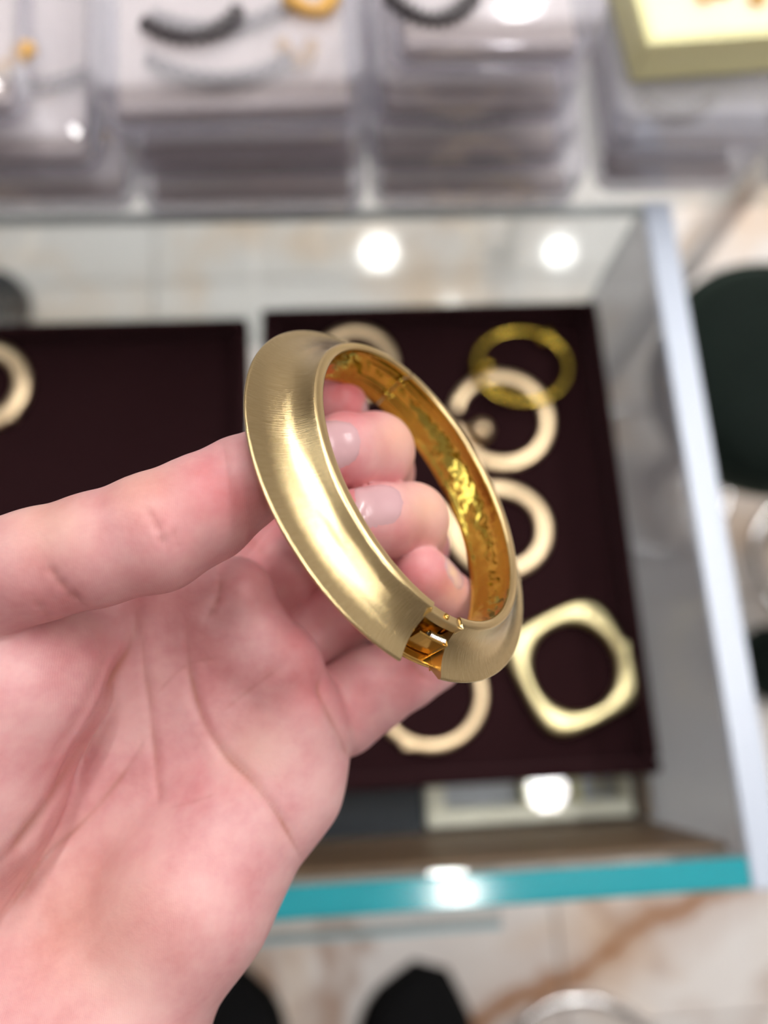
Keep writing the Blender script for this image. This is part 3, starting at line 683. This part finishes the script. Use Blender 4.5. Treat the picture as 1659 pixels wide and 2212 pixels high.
def spline(L, n=8):
    P = np.array(L, float); P = np.vstack([2*P[0]-P[1], P, 2*P[-1]-P[-2]]); out = []
    for i in range(1, len(P)-2):
        for t_ in np.linspace(0, 1, n, endpoint=False):
            a, b, c_, d = P[i-1:i+3]; out.append(.5*((2*b)+(-a+c_)*t_+(2*a-5*b+4*c_-d)*t_**2+(-a+3*b-3*c_+d)*t_**3))
    return out+[P[-2]]
isthumb = HV[:, 2] < 146.5-.0*HV[:, 0]
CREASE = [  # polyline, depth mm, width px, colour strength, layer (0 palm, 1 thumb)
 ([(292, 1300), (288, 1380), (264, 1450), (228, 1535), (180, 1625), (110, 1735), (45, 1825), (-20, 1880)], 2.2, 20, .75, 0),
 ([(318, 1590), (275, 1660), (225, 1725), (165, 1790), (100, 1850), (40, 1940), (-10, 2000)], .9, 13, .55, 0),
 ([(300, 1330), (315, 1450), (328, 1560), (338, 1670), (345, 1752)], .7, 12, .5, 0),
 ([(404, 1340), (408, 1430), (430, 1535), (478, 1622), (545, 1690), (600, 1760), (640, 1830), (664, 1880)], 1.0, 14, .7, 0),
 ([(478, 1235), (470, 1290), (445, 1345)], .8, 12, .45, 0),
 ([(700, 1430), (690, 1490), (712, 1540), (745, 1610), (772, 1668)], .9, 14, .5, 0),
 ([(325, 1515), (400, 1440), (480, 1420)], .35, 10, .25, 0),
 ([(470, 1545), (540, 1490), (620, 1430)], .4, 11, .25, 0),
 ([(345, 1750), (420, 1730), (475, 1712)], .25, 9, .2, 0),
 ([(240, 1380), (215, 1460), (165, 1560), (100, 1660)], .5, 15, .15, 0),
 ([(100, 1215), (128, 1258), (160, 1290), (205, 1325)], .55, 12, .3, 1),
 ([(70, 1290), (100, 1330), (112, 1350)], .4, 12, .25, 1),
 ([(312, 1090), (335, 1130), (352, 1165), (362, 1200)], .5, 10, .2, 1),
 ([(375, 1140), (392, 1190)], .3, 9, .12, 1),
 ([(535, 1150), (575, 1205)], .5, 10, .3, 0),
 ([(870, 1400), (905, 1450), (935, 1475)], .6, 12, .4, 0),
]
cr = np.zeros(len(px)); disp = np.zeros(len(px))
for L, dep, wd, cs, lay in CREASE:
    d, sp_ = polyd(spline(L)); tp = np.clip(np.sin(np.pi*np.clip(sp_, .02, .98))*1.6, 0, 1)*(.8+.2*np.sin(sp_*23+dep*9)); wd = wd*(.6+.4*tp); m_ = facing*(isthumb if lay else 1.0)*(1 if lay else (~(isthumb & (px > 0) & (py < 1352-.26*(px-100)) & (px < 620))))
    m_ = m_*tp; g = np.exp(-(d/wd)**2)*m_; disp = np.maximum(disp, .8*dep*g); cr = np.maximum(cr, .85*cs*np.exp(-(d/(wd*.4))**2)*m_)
HV = HV-HN*disp[:, None]
# redness of the skin: fingertips and pressed spots
red = np.zeros(len(px))
for x, y, rr_, s in [(740, 850, 80, .9), (735, 1020, 60, .7), (770, 1090, 70, .8), (830, 960, 60, .3), (860, 1180, 70, .4), (905, 1250, 80, .75), (470, 1060, 90, .7), (550, 1080, 60, .4), (380, 1130, 120, .35), (330, 1250, 120, .35), (590, 1250, 110, .55), (680, 1480, 90, .5), (760, 1520, 60, .5), (880, 1450, 70, .6), (100, 1300, 90, .3), (500, 1700, 60, .18), (410, 1690, 70, .2), (470, 1850, 80, .15), (330, 1990, 80, .2), (230, 1420, 70, .35), (640, 1380, 60, .4), (130, 1650, 90, .3), (430, 1430, 90, .2)]:
    red = np.maximum(red, s*np.exp(-((px-x)**2+(py-y)**2)/rr_**2))
tan = np.zeros(len(px))
for x, y, rr_, s in [(865, 940, 55, .8), (930, 1095, 60, .8), (990, 1290, 40, .6), (300, 1040, 90, .4), (100, 1110, 110, .4), (200, 2000, 200, .35), (560, 1620, 90, .25)]:
    tan = np.maximum(tan, s*np.exp(-((px-x)**2+(py-y)**2)/rr_**2))
deep = np.clip((HV[:, 2]-172)/16, 0, 1); red = np.maximum(red, .55*deep)  # skin also tinted redder with depth, on finger parts behind the palm
o = HV; Wv = CAM+(o[:, :1]*rt-o[:, 1:2]*up+o[:, 2:]*fw)*0.001
hc = CW(*PX(250, 1700, 160)); Wv = Wv-hc
me = bpy.data.meshes.new('hand'); me.vertices.add(len(Wv)); me.vertices.foreach_set('co', Wv.astype('f').ravel())
me.loops.add(HQ.size); me.loops.foreach_set('vertex_index', HQ.ravel().astype('i'))
me.polygons.add(len(HQ)); me.polygons.foreach_set('loop_start', np.arange(0, HQ.size, 4, dtype='i'))
me.update(calc_edges=True); me.validate(); me.polygons.foreach_set('use_smooth', [True]*len(me.polygons))
ca = me.attributes.new('skin', 'FLOAT_COLOR', 'POINT')
ca.data.foreach_set('color', np.stack([red, cr, tan, red*0+1], 1).astype('f').ravel())
hand = bpy.data.objects.new('hand', me); S.collection.objects.link(hand); hand.location = hc
tag(hand, 'bare left hand, palm towards the camera, pinching the brushed gold bangle with curled fingers', 'hand')
def skin_mat():
    m, t, p = nt('skin'); c = objco(t)
    at_ = t.nodes.new('ShaderNodeAttribute'); at_.attribute_name = 'skin'; sp = t.nodes.new('ShaderNodeSeparateColor'); lk(t, at_.outputs['Color'], sp.inputs[0])
    n1 = noise(t, 75, 4, c, .6); base = ramp(t, n1.outputs[0], [(.30, (.58, .24, .25)), (.48, (.68, .345, .35)), (.66, (.75, .44, .43))])
    v = mix(t, sp.outputs['Blue'], base.outputs[0], (.76, .46, .32))
    nr = noise(t, 160, 4, c, .65); mr_ = t.nodes.new('ShaderNodeMapRange'); mr_.inputs['From Min'].default_value = .3; mr_.inputs['From Max'].default_value = .7; mr_.inputs['To Min'].default_value = .55; mr_.inputs['To Max'].default_value = 1.0; lk(t, nr.outputs[0], mr_.inputs['Value'])
    mu = t.nodes.new('ShaderNodeMath'); mu.operation = 'MULTIPLY'; lk(t, sp.outputs['Red'], mu.inputs[0]); lk(t, mr_.outputs[0], mu.inputs[1])
    v = mix(t, mu.outputs[0], v, (.60, .12, .14))
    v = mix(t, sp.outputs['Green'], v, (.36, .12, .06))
    lk(t, v, p.inputs['Base Color'])
    p.inputs['Roughness'].default_value = .46; p.inputs['Specular IOR Level'].default_value = .42
    p.inputs['Subsurface Weight'].default_value = .18; p.inputs['Subsurface Radius'].default_value = (1.0, .35, .2); p.inputs['Subsurface Scale'].default_value = .0025
    wv = t.nodes.new('ShaderNodeTexWave'); wv.inputs['Scale'].default_value = 950; wv.inputs['Distortion'].default_value = 9; wv.inputs['Detail'].default_value = 2; wv.inputs['Detail Scale'].default_value = .25; lk(t, c, wv.inputs[0])
    n2 = noise(t, 700, 4, c, .6)
    b1 = bump(t, wv.outputs[1], .06, .0003); lk(t, bump(t, n2.outputs[0], .18, .0004, b1), p.inputs['Normal'])
    return m
me.materials.append(skin_mat())
NAIL = plain('fingernail', (.60, .36, .38), .22, 0, .04, 60, Coat_Weight=.3)
def sdf(p):
    q = (p-lo)/VOX; i = np.clip(np.floor(q).astype(int), 0, np.array(fl.shape)-2); f_ = q-i; v = 0
    for d in np.ndindex(2, 2, 2):
        wgt = 1
        for a in range(3): wgt *= f_[a] if d[a] else 1-f_[a]
        v += wgt*fl[i[0]+d[0], i[1]+d[1], i[2]+d[2]]
    return v
def nail(C, axis, nrm, length, half_ang, lab=None):
    C = PX(*C); a = np.array(axis, float); a /= np.linalg.norm(a); n_ = np.array(nrm, float); n_ -= a*(n_@a); n_ /= np.linalg.norm(n_); b_ = np.cross(a, n_)
    NU, NV = 14, 16; top, bot = [], []
    for i in range(NV+1):
        v = -1+2*i/NV
        for j in range(NU+1):
            u = -1+2*j/NU
            lim = (1-abs(v)**3.2)**(1/2.2) if v < 0 else (1-.25*abs(v)**4)     # rounded at the cuticle, straighter at the free edge
            ang = u*half_ang*max(lim, .02); dr = math.cos(ang)*n_+math.sin(ang)*b_
            base = C+a*v*length/2; r_ = 0.5
            while sdf(base+dr*r_) < 0 and r_ < 14: r_ += .1
            edge = max(abs(u), abs(v)); r_ += .22-.30*edge**6
            top.append(CW(*(base+dr*r_))-hc); bot.append(CW(*(base+dr*(r_-.8)))-hc)
    V = top+bot; N = len(top); Fc = []
    for i in range(NV):
        for j in range(NU):
            q = (i*(NU+1)+j, i*(NU+1)+j+1, (i+1)*(NU+1)+j+1, (i+1)*(NU+1)+j); Fc += [q, tuple(N+k for k in q[::-1])]
    o = mesh('fingernail', V, Fc, NAIL, hand); return o
nail((722, 972, 156), (-1, .05, -.06), (.05, -.17, -1), 10.5, .72)
nail((815, 1118, 156), (-1, .0, -.06), (.25, -.50, -.85), 9.5, .72)
nail((938, 1262, 162), (-.65, -.65, -.3), (.80, -.60, -.35), 8.0, .70)
nail((730, 900, 176), (-.05, -.9, -.4), (1, .0, -.12), 9.5, .75)
